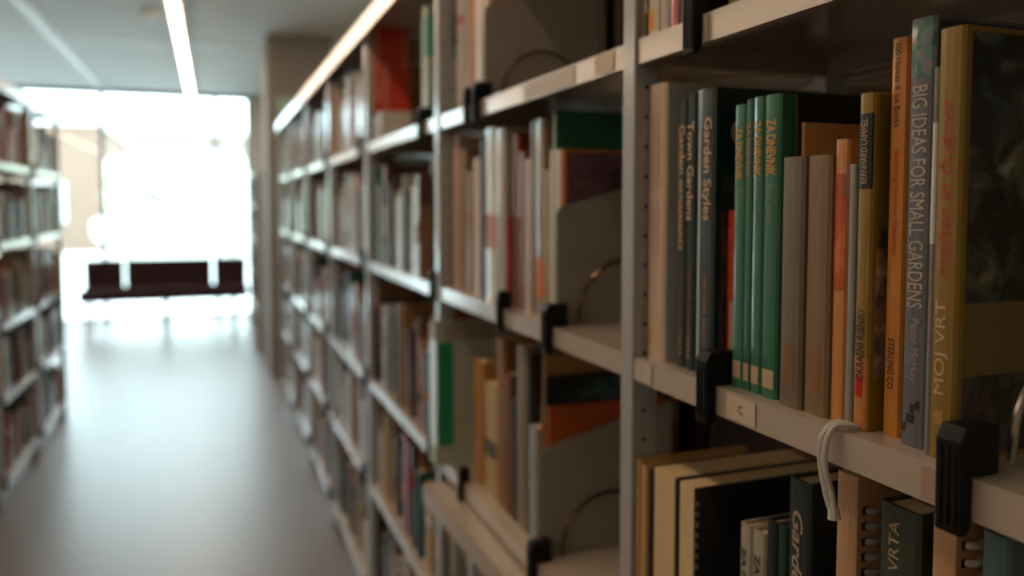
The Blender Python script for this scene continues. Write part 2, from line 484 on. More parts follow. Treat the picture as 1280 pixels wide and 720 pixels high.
# --- garden books on the second shelf of the near bay, from the post towards the camera
b, t, h = hero('a', 808, 829, 447, 105, 1, '#c4ae96', 'thick cream book with two columns of faint lettering, beside the perforated post', xs=.521, d=.23)
for k, yy in enumerate((-.003, .003)):
    spine_text(b, 'LAROUSSE GARTENBUCH', h * .62, h * .90, yy * t / .02, t * .16, '#96714f')
    spine_text(b, 'ILUSTRIRANO', h * .38, h * .58, yy * t / .02, t * .16, '#9c7a5a')
side_patch(b, 'cover_print', t, .003, .225, .003, h - .003, '#b4b6b2')
patch(b, 'sticker', t * .2, t * .46, .018, .036, '#d08410')
b['label'] = 'thick cream book with an orange sticker, standing beside the perforated post'
DG = '#0e2a29'
b, t, h = hero('b', 846, 855, 453, 124, 1, DG, 'dark green book titled Garden ornaments', xs=.527)
spine_text(b, 'Garden ornaments', h * .44, h * .905, 0, t * .80, '#c9a88c', bold=.012)
spine_text(b, 'VAN DER HORST', h * .14, h * .38, 0, t * .3, '#a8682c'); spine_text(b, 'TERRA', .012, .045, 0, t * .4, '#b08c74')
b, t, h = hero('c', 856, 866, 458, 117, 1, DG, 'dark green book titled Town Gardens', xs=.526)
spine_text(b, 'Town Gardens', h * .545, h * .90, 0, t * .80, '#c9a88c', bold=.012)
spine_text(b, 'VAN DER HORST', h * .14, h * .38, 0, t * .3, '#a8682c'); spine_text(b, 'TERRA', .012, .045, 0, t * .4, '#b08c74')
b, t, h = hero('d', 867, 889, 464, 111, 1, DG, 'dark green book titled Garden Styles with a plant photograph cover', xs=.522, gloss=True)
spine_text(b, 'Garden Styles', h * .545, h * .90, -t * .14, t * .52, '#c9a88c', bold=.012)
spine_text(b, 'VAN DER HORST', h * .10, h * .36, -t * .12, t * .2, '#a8682c')
patch(b, 'film_highlight', t * .20, t * .30, .005, h * .86, m=M['film_shine'], x=-.0006)  # highlight on the plastic wrap, painted on as a pale strip
side_patch(b, 'cover_photograph', t, .012, .20, .006, h * .70, m=PH['plants'])
cover_text(b, t, 'G', .020, .052, h * .80, h * .90, '#b9927a')
b, t, h = hero('e', 901, 916, 455, 263, 1, '#c8321a', 'thin bright red book between the dark and light green books', xs=.540, d=.15)
spine_text(b, 'ZELENI VRT', h * .45, h * .9, t * .1, t * .34, '#d8724a')
patch(b, 'shelfmark_label', -t * .5, 0, .02, .085, '#b79a7c')
GR = ['#2f7257', '#2a6650', '#2c6d53', '#21694d']
for i, (a, c, y, tp) in enumerate([(914, 927, 477, 131), (928, 936, 483, 124), (937, 949, 487, 121), (950, 969, 493, 118)]):
    b, t, h = hero('g%d' % i, a, c, y, tp, 1, GR[i],
                   ['light green book with orange capitals beside the red book', 'slim green book with faded pinkish lettering', 'green book with orange capitals beside the slim faded one',
                    'widest green book with orange capitals, beside the tall black book'][i], xs=.524, gloss=(i in (1, 2)))
    spine_text(b, 'ZA DNEVNIK', h * .735, h * .92, 0, t * (.62 if i != 2 else .7), '#c98a1e' if i != 1 else '#a07a62', bold=.015)
    spine_text(b, 'Vrtni nasveti', h * .575, h * .71, 0, t * .36, '#6f8f70')
    patch(b, 'shelfmark_label', -t * .36, t * .36, .010, .028, '#b7a088')
b, t, h = hero('k', 971, 976, 498, 118, 1, '#15131a', 'tall black book standing behind a shorter tan book', xs=.540, d=.22)
b, t, h = hero('t', 978, 985, 499, 153, 1, '#b98a58', 'tan book rising behind two worn grey-brown books', xs=.545, d=.2)
b, t, h = hero('o1', 972, 999, 502, 196, 1, '#6f6250', 'worn grey-brown cloth book beside the green series', xs=.519, d=.20)
patch(b, 'shelfmark_label', -t * .25, t * .25, .022, .06, '#7d5a34')
b, t, h = hero('o2', 1000, 1032, 510, 194, 1, '#7f6748', 'worn brown cloth book beside the peach book', xs=.522, d=.19)
patch(b, 'shelfmark_label', -t * .25, t * .25, .022, .06, '#8a5f36')
b, t, h = hero('p', 1033, 1053, 520, 174, 1, '#c4854c', 'peach book with an orange-red panel across its spine', xs=.526, d=.19)
patch(b, 'print_panel', -t * .40, t * .44, h * .47, h * .88, m=PH['orange'])
patch(b, 'pink_strip', -t * .48, -t * .2, h * .8, h * .9, '#c0917c')
b, t, h = hero('q', 1055, 1063, 529, 205, 1, '#8d938f', 'thin pale grey book between the peach and yellow books', xs=.524, d=.19, gloss=True)
b, t, h = hero('y', 1065, 1083, 532, 116, 1, '#8a6d1e', 'yellow book titled Okrasni ribniki with a black name panel', xs=.524, d=.20)
patch(b, 'name_panel', -t * .46, t * .48, h * .72, h * .94, '#201c18')
spine_text(b, 'BERNHARD LAMMEL', h * .735, h * .925, 0, t * .42, '#a8937c', down=False, x=-.0008)
spine_text(b, 'Vodni vrt zasnova', h * .39, h * .64, 0, t * .40, '#a8843c', down=False)
spine_text(b, 'OKRASNI RIBNIKI', h * .15, h * .36, 0, t * .52, '#1c1608', down=False, bold=.012)
patch(b, 'red_roundel', -t * .22, t * .30, .028, .046, '#b3160e')
patch(b, 'orange_foot', -t * .46, t * .48, .002, .062, '#b5763a', x=-.0002)
side_patch(b, 'cover_photograph', t, .006, .19, .045, h * .60, m=PH['rose'])
side_patch(b, 'cover_panel', t, .006, .19, h * .60, h * .995, '#6a5c2c')
b, t, h = hero('or', 1102, 1123, 540, 47, 1, '#c07a2c', 'tall orange-tan book with black and red lettering', xs=.535, d=.21)
spine_text(b, '100 Homes & Ice Books', h * .78, h * .985, 0, t * .36, '#3a2410', bold=.01)
spine_text(b, 'Building Garden Features', h * .46, h * .72, 0, t * .36, '#b23c14', bold=.01)
spine_text(b, 'STERLING CO', h * .12, h * .25, 0, t * .36, '#2a1a0c', bold=.01)
b, t, h = hero('bi', 1124, 1155, 546, 22, 1, '#5f6068', 'tall blue-grey book titled Big Ideas for Small Gardens', xs=.527, d=.22)
spine_text(b, 'BIG IDEAS FOR SMALL GARDENS', h * .33, h * .845, -t * .02, t * .58, '#b3a59a')
spine_text(b, 'Peter McHoy', h * .155, h * .305, -t * .02, t * .42, '#a08c84')
patch(b, 'blossom_photograph', -t * .48, t * .48, h * .865, h * .998, m=PH['blossom'])
for yy, z0 in ((-.22, .030), (-.02, .019), (.14, .019), (-.02, .027), (.3, .011)): patch(b, 'emblem_square', t * yy - t * .08, t * yy + t * .08, z0, z0 + .007, '#26262c')
side_patch(b, 'cover_board_print', t, .004, .21, .003, h - .003, '#1d3440')
b, t, h = hero('th', 1155, 1158, 552, 84, 1, '#8f8f8c', 'very thin pale book with a bright white strip beside the gold book', xs=.522, d=.2, gloss=True)
patch(b, 'white_strip', -t * .49, t * .49, h * .55, h * .86, '#e4eae8')
b, t, h = hero('mv', 1158, 1190, 572, 34, 1, '#86691f', 'gold book titled Moj vrt with a red handwritten line', xs=.520, d=.22)
spine_text(b, 'MOJ VRT', h * .155, h * .375, 0, t * .52, '#c4a684', down=False, bold=0)
spine_text(b, 'majhen in čudovit', h * .43, h * .84, 0, t * .56, '#b02a10', down=False, shear=.25)
patch(b, 'small_emblem', -t * .12, t * .2, h * .085, h * .115, '#a8813c')
side_patch(b, 'cover_photograph', t, .008, .21, h * .37, h - .004, m=PH['garden'])
side_patch(b, 'cover_panel', t, .008, .21, h * .2, h * .37, '#6f6036')
side_patch(b, 'cover_strip', t, .008, .21, .004, h * .2, m=PH['plants'])

# --- third shelf of the near bay: tops and page edges of larger books
def low(*a, **k): return hero(*a, row='l', **k)
yL = 600
b, t, h = low('la', 790, 800, yL, 574, 2, '#b08a58', 'cream book against the post on the shelf below the green books', xs=0.492, d=.16)
b, t, h = low('lb', 800, 808, yL, 581, 2, '#b9946a', 'cream book second from the post below the green books', xs=0.493, d=.15)
b, t, h = low('lc', 809, 815, yL, 588, 2, '#23262a', 'slim dark book beside the two cream ones near the post', xs=.496, d=.2)
def reversed_book(key, px0, px1, ytop, label, d, colour='#15161a', board=.003):
    """stands with its page edges to the aisle"""
    xs = .498; yb, ya = on_x(px0, 605, xs).y, on_x(px1, 605, xs).y
    yb = min(yb, HERO['l'] - .0006); HERO['l'] = ya
    z = LEVELS[2]; lo, hi = .05, .42
    for _ in range(40):
        mid = (lo + hi) / 2; P = Vector((xs, (ya + yb) / 2, z + mid)) - _eye
        if PPY - F * P.dot(_up) / P.dot(_fw) > ytop: lo = mid
        else: hi = mid
    t = yb - ya
    cv = MB(); cv.box(0, d, -t / 2, -t / 2 + board * 1.6, 0, lo); cv.box(0, d, t / 2 - .001, t / 2, 0, lo); cv.box(d - .003, d, -t / 2 + board * 1.6, t / 2 - .001, 0, lo)
    b = cv.build('book', M['gloss']); b.color = lin(colour); b.location = (xs, (ya + yb) / 2, z)
    MB().box(.0005, d - .003, -t / 2 + board * 1.6, t / 2 - .001, .001, lo - .0015).build('page_block', M['pages'], b)
    tag(b, label, 'book'); return b, t, lo
b, t, h = reversed_book('lC', 816, 847, 590, 'large book with cream page edges outward and a dark cover, nearer the post', .265, board=.0035)
b, t, h = reversed_book('lD', 849, 870, 605, 'large book with cream page edges outward and a wide black cover', .265, '#0e1116', board=.0022)
for k in range(7): side_patch(b, 'ragged_edge', t, .0, .004, h - .020 - .012 * k, h - .014 - .012 * k, '#8a7f74')
b, t, h = low('w1', 925, 938, 680, 655, 2, '#a9a294', 'small white book with black capitals in front of the black cover', xs=.522, d=.12)
spine_text(b, 'ZA POKLIC', h - .105, h - .025, 0, t * .42, '#161412', bold=.02)
b, t, h = low('w2', 940, 956, 680, 664, 2, '#a39c8e', 'small white book with black capitals beside the slim black one', xs=.522, d=.12)
spine_text(b, 'ZA POKLIC', h - .105, h - .025, 0, t * .42, '#161412', bold=.02)
b, t, h = low('w3', 958, 971, 680, 651, 2, '#101114', 'slim black book beside two small white ones', xs=.52, d=.15)
b, t, h = low('w4', 973, 983, 680, 657, 2, '#123530', 'slim dark teal book beside the book titled Garden', xs=.52, d=.16)
b, t, h = low('ga', 985, 1012, 640, 600, 2, '#1a2a28', 'dark green book titled Garden in pale italic letters', xs=.515, d=.2)
spine_text(b, 'Garden', h - .115, h - .03, -t * .02, t * .48, '#a89384', shear=.3, bold=.015)
side_patch(b, 'cover_photograph', t, .006, .19, .01, h - .035, m=ramp_mat('dark_leaf_photograph', [(.35, '#101412'), (.55, '#1f2622'), (.68, '#3c362a'), (.8, '#565248')], 30))
def comb_book(px0, px1, px2, ytop, colour, label, ring, n_from=.03):
    b, t, h = low('cb', px0, px1, 640, ytop, 2, colour, label, xs=.512, d=.2, soft=True)
    # comb binding along the board edge: punched slots and plastic rings
    for k in range(6):
        z = h - n_from - .0135 * k
        side_patch(b, 'punched_slot', t, .006, .012, z - .0035, z + .0035, '#2a1712')
        pts = [(.011 + .0075 * (1 - math.cos(a)) , -t / 2 - .0045 * math.sin(a), z) for a in [math.pi * i / 8 for i in range(9)]]
        m = MB(); m.tube(pts, .0028, 6); r = m.build('comb_ring', M['ink'], b, smooth=True); r.color = lin(ring)
    return b, t, h
comb_book(1046, 1071, 1090, 592, '#b08a68', 'cream comb-bound booklet with dark punched slots', '#8b8683')
HERO['l'] -= .006
b, t, h = low('vr', 1099, 1150, 660, 634, 2, '#2b3526', 'dark olive green book with gold letters reading vrta', xs=.512, d=.2)
spine_text(b, 'KNJIGA VRTA', h - .115, h - .012, t * .05, t * .34, '#a88a62', down=False, bold=.005)
b, t, h = comb_book(1167, 1196, 1216, 648, '#b58c66', 'cream comb-bound booklet with wide pale rings', '#b7aea2', .018)
HERO['l'] -= .006
b, t, h = low('te', 1226, 1262, 690, 668, 2, '#4b6a68', 'teal book beside the pale-ringed comb booklet', xs=.515, d=.2)

# --- top shelf of the near bay: only the feet of its books show
for i, (a, c, col, lb) in enumerate([
        (785, 793, '#7a5a34', 'narrow tan and brown book at the post, top shelf above the green books'),
        (793, 807, '#23302a', 'dark green book with a white label on the top shelf'),
        (807, 825, '#b9ab98', 'white book with an orange patch on the top shelf'),
        (825, 838, '#9c948c', 'grey-white book beside the red one on the top shelf'),
        (838, 849, '#c03a1c', 'red book with a pink edge on the top shelf above the green books'),
        (850, 866, '#2a1a26', 'dark purple book beside the black clip on the top shelf'),
        (884, 897, '#84803a', 'yellow-green book past the black clip on the top shelf'),
        (898, 912, '#3a4230', 'dark olive book past the black clip on the top shelf')]):
    xs = .494; yb, ya = on_x(a, 25, xs).y - .0004, on_x(c, 25, xs).y
    if i == 0: lastY = Y1 - .0160
    yb = min(yb, lastY - .0006); ya = min(ya, yb - .007)
    if i == 5: ya = max(ya, on_x(868, 25, XF).y + .0112)
    if i > 5: xs = .516; ya -= .004; yb = min(yb - .004, on_x(868, 25, XF).y - .0112) if i == 6 else yb - .004
    if yb - ya < .007: ya = yb - .007
    lastY = ya
    b, t = make_book(xs, ya, yb, LEVELS[0], [.2, .24, .26, .22, .21, .25, .24, .23][i], .18, col, lb)
    if i == 1: patch(b, 'shelfmark_label', -t * .3, t * .3, .028, .044, '#b3a898')
    if i == 2: patch(b, 'orange_print', -t * .1, t * .45, .006, .03, '#d28a1e')
    if i == 4: patch(b, 'pink_edge', -t * .5, -t * .2, .002, .2, '#9a6a78')
lastY = ya

# ---------------------------------------------------------------- second bay: rows read off the photograph
CAND = []          # further books: candidates for single objects, the rest become one mass
COUNT = {}
def order_label(size, colour, level, bay, side):
    key = (level, bay, side); COUNT[key] = COUNT.get(key, 0) + 1
    where = ('%s bay from column' % ORD[8 - bay]) if side == 'r' else 'aisle-side bookcase by window'
    return COUNT[key], '%s %s book, %s from column end, %s shelf, %s' % (size, colour, ordinal(COUNT[key]), LNAME[level], where)

def px_row(bay, level, yref, items, xs0=.516):
    """items far to near: (x0, x1, ytop, colour, colour name, options)"""
    lim = BAY[bay] - .018
    for x0, x1, yt, colr, cname, opt in items:
        xs = opt.get('xs', xs0)
        yb, ya = min(on_x(x0, yref, xs).y, lim - .0005), on_x(x1, yref, xs).y
        if yb - ya < .005: ya = yb - .005
        lim = ya; z = LEVELS[level]; lo, hi = .05, .37
        for _ in range(30):
            mid = (lo + hi) / 2; P = Vector((xs, (ya + yb) / 2, z + mid)) - _eye
            if PPY - F * P.dot(_up) / P.dot(_fw) > yt: lo = mid
            else: hi = mid
        size = 'thin' if yb - ya < .018 else 'thick'
        size = ('tall ' if lo > .26 else 'short ' if lo < .2 else '') + size
        n, lab = order_label(size, cname, level, bay, 'r')
        b, t = make_book(xs, ya, yb, z, lo, opt.get('d', .2), colr, opt.get('label', lab), gloss=opt.get('gloss', False), group='books in the bay of hooped bookends')
        for pt in opt.get('patch', ()): patch(b, 'spine_panel', -t * .47, t * .47, lo * pt[0], lo * pt[1], pt[2])
        for sp in opt.get('side', ()): side_patch(b, 'cover_print', t, sp[0], sp[1], lo * sp[2], lo * sp[3], m=sp[4] if not isinstance(sp[4], str) else None, colour=sp[4] if isinstance(sp[4], str) else None)
    return lim
yend = {}
yend[(2, 1)] = px_row(2, 1, 300, [
    (560, 565, 190, '#3a3a3c', 'charcoal', {}), (565, 573, 170, '#b39c90', 'pinkish', {}), (574, 581, 187, '#8a7460', 'brown', {}), (582, 590, 215, '#8a6c44', 'tan', {}),
    (592, 599, 198, '#c4b6ac', 'cream', {}), (600, 606, 175, '#202326', 'black', {}), (607, 619, 160, '#cfccc6', 'white', {'gloss': True, 'patch': [(.3, .5, '#b98a74')]}),
    (620, 631, 161, '#ada090', 'beige', {'gloss': True, 'patch': [(.08, .5, '#9b9a98')]}), (632, 635, 270, '#a5202c', 'red', {'xs': .508}), (636, 641, 165, '#4f6a68', 'teal', {}), (642, 647, 168, '#7a3d22', 'rust', {}),
    (648, 655, 190, '#7d5a4c', 'brown', {}), (656, 662, 199, '#c1afa8', 'pink-white', {}), (663, 669, 151, '#7b6a60', 'brown', {}), (670, 679, 149, '#93816f', 'beige', {'gloss': True, 'patch': [(.1, .3, '#c76a1c')]}),
    (680, 686, 212, '#8f7d45', 'olive', {}), (687, 691, 188, '#cfcabf', 'white', {}),
    (691, 694, 138, '#0e5a44', 'deep green', {'d': .24, 'label': 'tall thin deep green folder rising behind the purple cover', 'patch': [(.02, .98, '#9fb3ac')]}),
    (694, 699, 187, '#d4d1ca', 'white', {}),
    (699, 704, 187, '#b06a24', 'orange', {'d': .23, 'label': 'orange-spined book with a purple cover against the hooped bookend', 'side': [(.006, .225, .02, .985, PH['purple'])]})])
yend[(2, 0)] = px_row(2, 0, 70, [
    (570, 578, -60, '#a89a90', 'grey-pink', {'patch': [(.55, .6, '#a03030')]}), (579, 588, -50, '#8d7a66', 'tan', {}), (589, 593, -30, '#b4631c', 'orange', {}), (594, 600, -50, '#c9c9c4', 'white', {'gloss': True}), (601, 612, -60, '#a08478', 'pinkish', {})])
yend[(2, 2)] = px_row(2, 2, 580, [
    (592, 603, 451, '#a2743c', 'tan', {}), (605, 620, 480, '#b09a72', 'cream', {'patch': [(.35, .5, '#4c4c46')]}), (621, 629, 422, '#8c6038', 'brown', {}), (630, 638, 467, '#6b3f22', 'dark brown', {}),
    (639, 645, 498, '#2c2524', 'black', {}), (646, 657, 431, '#7d6c5a', 'grey-brown', {}), (658, 662, 444, '#2f2d2e', 'charcoal', {}), (661, 671, 533, '#8d8f92', 'pale blue-grey', {'xs': .51}),
    (672, 677, 507, '#8c5630', 'brown', {}), (677, 680, 444, '#95703f', 'tan', {'d': .24}), (680, 683, 471, '#151516', 'black', {'d': .24, 'label': 'black book with a dark teal photograph cover behind the orange one', 'side': [(.03, .235, .6, .98, PH['teal'])]}),
    (683, 686, 509, '#a14a16', 'orange', {'d': .22, 'label': 'thin orange book against the hooped bookend below the purple cover'})], xs0=.518)

# box file with a green stripe standing proud of the third shelf
xs = .462; zc = LEVELS[2] + .0
y_b = BAY[2] - .018; y_a = y_b - .058
bf = empty('box_file', (xs, (y_a + y_b) / 2, LEVELS[2])); t = y_b - y_a; hh = .322
m = MB(); d = .245
m.box(0, .003, -t / 2, t / 2, 0, hh); m.box(.003, d, -t / 2, -t / 2 + .003, 0, hh); m.box(.003, d, t / 2 - .003, t / 2, 0, hh); m.box(.003, d, -t / 2 + .003, t / 2 - .003, 0, .003); m.box(d - .003, d, -t / 2 + .003, t / 2 - .003, .003, hh * .8)
o = m.build('body', M['gloss'], bf); o.color = lin('#a9b0a2')
o = MB().box(.004, .040, -t / 2 - .0004, -t / 2 + .001, hh * .14, hh * .87).build('green_stripe', M['ink'], bf); o.color = lin('#10875f')
o = MB().box(-.0007, .001, -t * .5, t * .5, hh * .88, hh).build('grey_band', M['ink'], bf); o.color = lin('#9b968b')
o = MB().box(.02, .2, -t / 2 - .0004, -t / 2 + .001, hh * .88, hh).build('side_band', M['ink'], bf); o.color = lin('#8e877b')
o = MB().box(-.0007, .001, -t * .5, t * .5, .0, hh * .13).build('foot_band', M['ink'], bf); o.color = lin('#9fb3a4')
tag(bf, 'pale box file with a green stripe standing proud of the shelf', 'box file')
# pull-out board under the third shelf
po = MB().box(0, .27, -.40, .40, -.004, 0).box(0, .003, -.40, .40, -.040, -.004).build('pull_out_board', M['shelf'], right)
po.location = (.449, 1.325, LEVELS[2] - .0405); po.rotation_euler.z = math.radians(2.4); po['label'] = 'tan board pulled out askew below the third shelf'

# ---------------------------------------------------------------- filling the other rows
PAL = [('white', '#c6c8c8'), ('pale grey', '#a3a8aa'), ('grey', '#7d8184'), ('cream', '#b9aa92'), ('beige', '#94806a'), ('tan', '#8a6744'), ('brown', '#5d4030'), ('dark brown', '#3a2a22'),
       ('charcoal', '#2a2c2f'), ('black', '#151619'), ('navy', '#1c2a3e'), ('teal', '#2c5f60'), ('green', '#2f5a40'), ('rust', '#8a3e1e'), ('orange', '#b8621e'), ('red', '#8a221e'), ('yellow', '#a88228'), ('pink', '#a88078'), ('maroon', '#4a1c22')]
WT = [9, 8, 6, 8, 8, 7, 8, 5, 5, 4, 3, 3, 2, 3, 3, 2, 2, 4, 2]
rng = random.Random(11)
def fill(bay_key, level, ya, yb, side, front, sgn, stop=None):
    """books from yb (column side) towards ya"""
    y = yb; n = 0
    while True:
        t = rng.choice([.008, .012, .016, .02, .022, .026, .03, .036, .044]) * rng.uniform(.85, 1.15)
        if rng.random() < .05: y -= rng.uniform(.008, .03)
        if y - t < ya: break
        i = rng.choices(range(len(PAL)), WT)[0]
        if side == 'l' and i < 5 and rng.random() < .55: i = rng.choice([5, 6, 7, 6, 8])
        h = rng.choice([.19, .21, .23, .24, .25, .27, .29, .31]) * rng.uniform(.97, 1.03)
        if level == 4: h *= .95
        h = min(h, .33)
        if side == 'r' and bay_key == 2: h = min(h, .268)      # clears the pulled-out board above
        d = min(.26, h * rng.uniform(.68, .8)); back = rng.choice([.012, .02, .026, .03, .04])
        lean = 0.0; w = t
        if rng.random() < .03 and t < .024:
            lean = rng.uniform(.05, .13); w = t * math.cos(lean) + h * math.sin(lean)
            if y - w < ya: break
        n += 1
        CAND.append(dict(bay=bay_key, level=level, side=side, n=n, xs=front + sgn * (back + .004), sgn=sgn, ya=y - w, yb=y, t=t, h=h, d=d, lean=lean,
                         z=LEVELS[level], ci=i, band=rng.random() < .45, b0=rng.uniform(.1, .6), bh=rng.uniform(.08, .3), bi=rng.choice([0, 1, 3, 4, 6, 9, 14, 15, 11]), gloss=rng.random() < .5))
        y -= w + .0008
        if stop and y < stop: break
BOOKENDS = []
for bay in range(3, 8):
    for lv in range(5):
        yb = BAY[bay] - .018; ya = BAY[bay - 1] + .018
        if bay == 3 and lv == 0: continue
        if bay == 3 and lv == 1: ya += .088
        else: ya += rng.choice([.03, .08, .16, .05])
        fill(bay, lv, ya + .012, yb, 'r', XF, 1)
        BOOKENDS.append((bay, lv, ya - .002 if (bay, lv) != (3, 1) else BAY[2] + .030, 'r'))
for lv in (3,):
    fill(2, lv, BAY[1] + .05, BAY[2] - .018, 'r', XF, 1)
for k in range(3):
    for lv in range(5):
        yb = LB[k + 1] - .018; ya = LB[k] + .018
        if k == 0: ya += .2
        fill(k, lv, ya + .05, yb, 'l', XL, -1); BOOKENDS.append((k, lv, ya + .03, 'l'))
# the rows of the bookcase's other side, seen through the gaps
rb = random.Random(5)
BACK = []
for bay in range(1, 8):
    for lv in range(5):
        y = BAY[bay] - .02
        while y > (BAY[bay - 1] + .08 if (bay, lv) != (2, 2) else 1.32):
            t = rb.uniform(.014, .04); h = rb.uniform(.2, .30); d = h * .72
            BACK.append((y - t, y, lv, h, d, rb.choices(range(len(PAL)), [1, 1, 2, 2, 3, 4, 6, 6, 5, 5, 3, 1, 2, 2, 1, 2, 1, 1, 4])[0])); y -= t + .001

make_book(XF + DEP + .064, 1.20, 1.245, LEVELS[2], .285, .2, '#2a1a26', 'dark purple book on the far side, seen over the cream page edges', gloss=True)
make_book(XF + DEP + .066, 1.25, 1.285, LEVELS[2], .265, .18, '#2c1216', 'dark maroon book on the far side beside the dark purple one')
# hand-placed books of the red-book bay
def single(bay, lv, ya, yb, xs, h, d, colr, label, **k):
    return make_book(xs, ya, yb, LEVELS[lv], h, d, colr, label, group='books in the bay of the red sign', **k)
y0 = BAY[2] + .018
sgn_t = empty('shelf_sign', (.500, BAY[3] - .019, 1.755))
tag(sgn_t, 'red sign panel with pale running letters on the upright above the top shelf', 'sign')
o = MB().box(.010, .135, -.002, .004, 0, .282).build('panel', M['gloss'], sgn_t); o.color = lin('#c4402a')
o = MB().box(-.012, .010, -.004, .004, 0, .282).build('edge_strip', M['ink'], sgn_t); o.color = lin('#b4b0a8')
o = MB().box(.108, .122, -.0035, -.001, .15, .282).build('pink_strip', M['ink'], sgn_t); o.color = lin('#b07868')
cover_text(sgn_t, .003, 'HORTIKULTURA', .018, .034, .03, .27, '#e0b8b0', down=True)
cover_text(sgn_t, .003, 'VRTNARSTVO', .044, .060, .02, .165, '#e0b8b0', down=True)
MB().box(.0, .05, .0035, .0045, .12, .16).build('bracket', M['metal'], sgn_t)
for k, (dy, hh2, cl, nm) in enumerate([(.02, .085, '#c9c9c4', 'white'), (.05, .075, '#3f7f7c', 'teal'), (.085, .08, '#8a6a4c', 'brown'), (.12, .095, '#c2c0ba', 'pale')]):
    make_book(.505, BAY[3] - .02 - dy - .026, BAY[3] - .02 - dy, LEVELS[0], hh2, .1, cl, 'small %s booklet standing below the red sign panel' % nm, soft=True, group='booklets below the red sign')
b, t = single(3, 0, 1.975, 2.015, .512, .30, .2, '#a9b5ad', 'pale book with a teal panel near the red sign')
patch(b, 'teal_panel', -t * .47, t * .47, .17, .27, '#4f9a8c'); side_patch(b, 'cover_print', t, .004, .19, .17, .28, '#4f9a8c'); side_patch(b, 'cover_title', t, .03, .12, .20, .225, '#1b2f30')
b, t = single(3, 0, 2.018, 2.035, .515, .27, .2, '#8a6a4c', 'brown book beside the teal-panelled one near the red sign')
b, t = single(3, 1, y0 + .025, y0 + .053, .510, .25, .2, '#a8651c', 'wide orange-tan book at the post, second shelf, red sign bay')
b, t = single(3, 1, y0 + .058, y0 + .081, .512, .335, .22, '#14233a', 'tall navy book behind the orange-tan one, second shelf')

def proj(P):
    v = Vector(P) - _eye; z = v.dot(_fw)
    return (640 + F * v.dot(_rt) / z, PPY - F * v.dot(_up) / z) if z > .05 else None
def area(c):
    x1 = c['xs'] + c['sgn'] * c['d'] * .35
    pts = [proj((x, y, z)) for x in (c['xs'], x1 if c['lean'] else c['xs']) for y in (c['ya'], c['yb']) for z in (c['z'], c['z'] + c['h'])]
    xs = [min(1280, max(0, p[0])) for p in pts]; ys = [min(720, max(0, p[1])) for p in pts]
    return (max(xs) - min(xs)) * (max(ys) - min(ys))
n_now = len([o for o in C.objects if o.get('category') == 'book'])
CAND.sort(key=area, reverse=True)
singles, mass = [c for c in CAND[:max(0, 300 - n_now)]], CAND[max(0, 300 - n_now):]
for c in singles:
    name, colr = PAL[c['ci']]
    size = ('tall ' if c['h'] > .27 else 'short ' if c['h'] < .205 else '') + ('thin' if c['t'] < .016 else 'thick' if c['t'] > .03 else 'medium')
    if c['lean']: size = 'leaning thin'
    where = ('%s bay from column' % ORD[8 - c['bay']]) if c['side'] == 'r' else '%s bay across aisle' % ORD[3 - c['bay']]
    cv, pg = book_meshes(c['t'], c['h'], c['d'])
    b = cv.build('book', M['gloss' if c['gloss'] else 'cover']); b.color = lin(colr)
    if c['lean']:
        b.location = (c['xs'], c['ya'] + c['t'] / 2 * math.cos(c['lean']), c['z'] + c['t'] / 2 * math.sin(c['lean'])); b.rotation_euler.x = -c['lean'] * c['sgn']
    else: b.location = (c['xs'], (c['ya'] + c['yb']) / 2, c['z'])
    b['t'] = c['t']
    if c['sgn'] < 0: b.rotation_euler.z = math.pi
    pg.build('page_block', M['pages'], b)
    if c['band']: patch(b, 'spine_panel', -c['t'] * .46, c['t'] * .46, c['h'] * c['b0'], c['h'] * (c['b0'] + c['bh']), PAL[c['bi']][1])
    row = 'row by the post' if False else ''
    tag(b, '%s %s book, %s from column end, %s shelf, %s' % (size, name, ordinal(c['n']), LNAME[c['level']], where), 'book', 'shelved books of the far bays')
# everything smaller: one mass
V, Fc, Cl = [], [], []
def mass_book(xs, sgn, ya, yb, z, h, d, ci, band=None, lean=0.0):
    col = lin(PAL[ci][1]); pc = lin('#c9b08a'); t = yb - ya
    def add(x0, x1, a, b, z0, z1, c):
        n = len(V); mb = MB().box(min(x0, x1), max(x0, x1), a, b, z0, z1)
        V.extend(mb.v); Fc.extend(tuple(i + n for i in f) for f in mb.f); Cl.extend([c] * 6)
    X = lambda q: xs + sgn * q
    add(X(0), X(.003), ya, yb, z, z + h, col); add(X(.003), X(d), ya, ya + .002, z, z + h, col); add(X(.003), X(d), yb - .002, yb, z, z + h, col)
    add(X(.003), X(d - .003), ya + .002, yb - .002, z + .003, z + h - .003, pc)
    if band: add(X(-.0006), X(.001), ya + .0005, yb - .0005, z + h * band[0], z + h * (band[0] + band[1]), lin(PAL[band[2]][1]))
for c in mass:
    yb = c['ya'] + c['t'] if c['lean'] else c['yb']
    mass_book(c['xs'], c['sgn'], c['ya'], yb, c['z'], c['h'], c['d'], c['ci'], (c['b0'], c['bh'], c['bi']) if c['band'] else None)
xb = XF + 2 * DEP + .040
for ya, yb, lv, h, d, ci in BACK: mass_book(xb - .02, -1, ya, yb, LEVELS[lv], h, d, ci)
o = mesh_obj('shelved_books', V, Fc, M['books_far'])
at = o.data.attributes.new('Col', 'FLOAT_COLOR', 'FACE')
at.data.foreach_set('color', [x for c in Cl for x in c])
tag(o, 'packed rows of small books receding along the far shelves', 'books', kind='stuff')

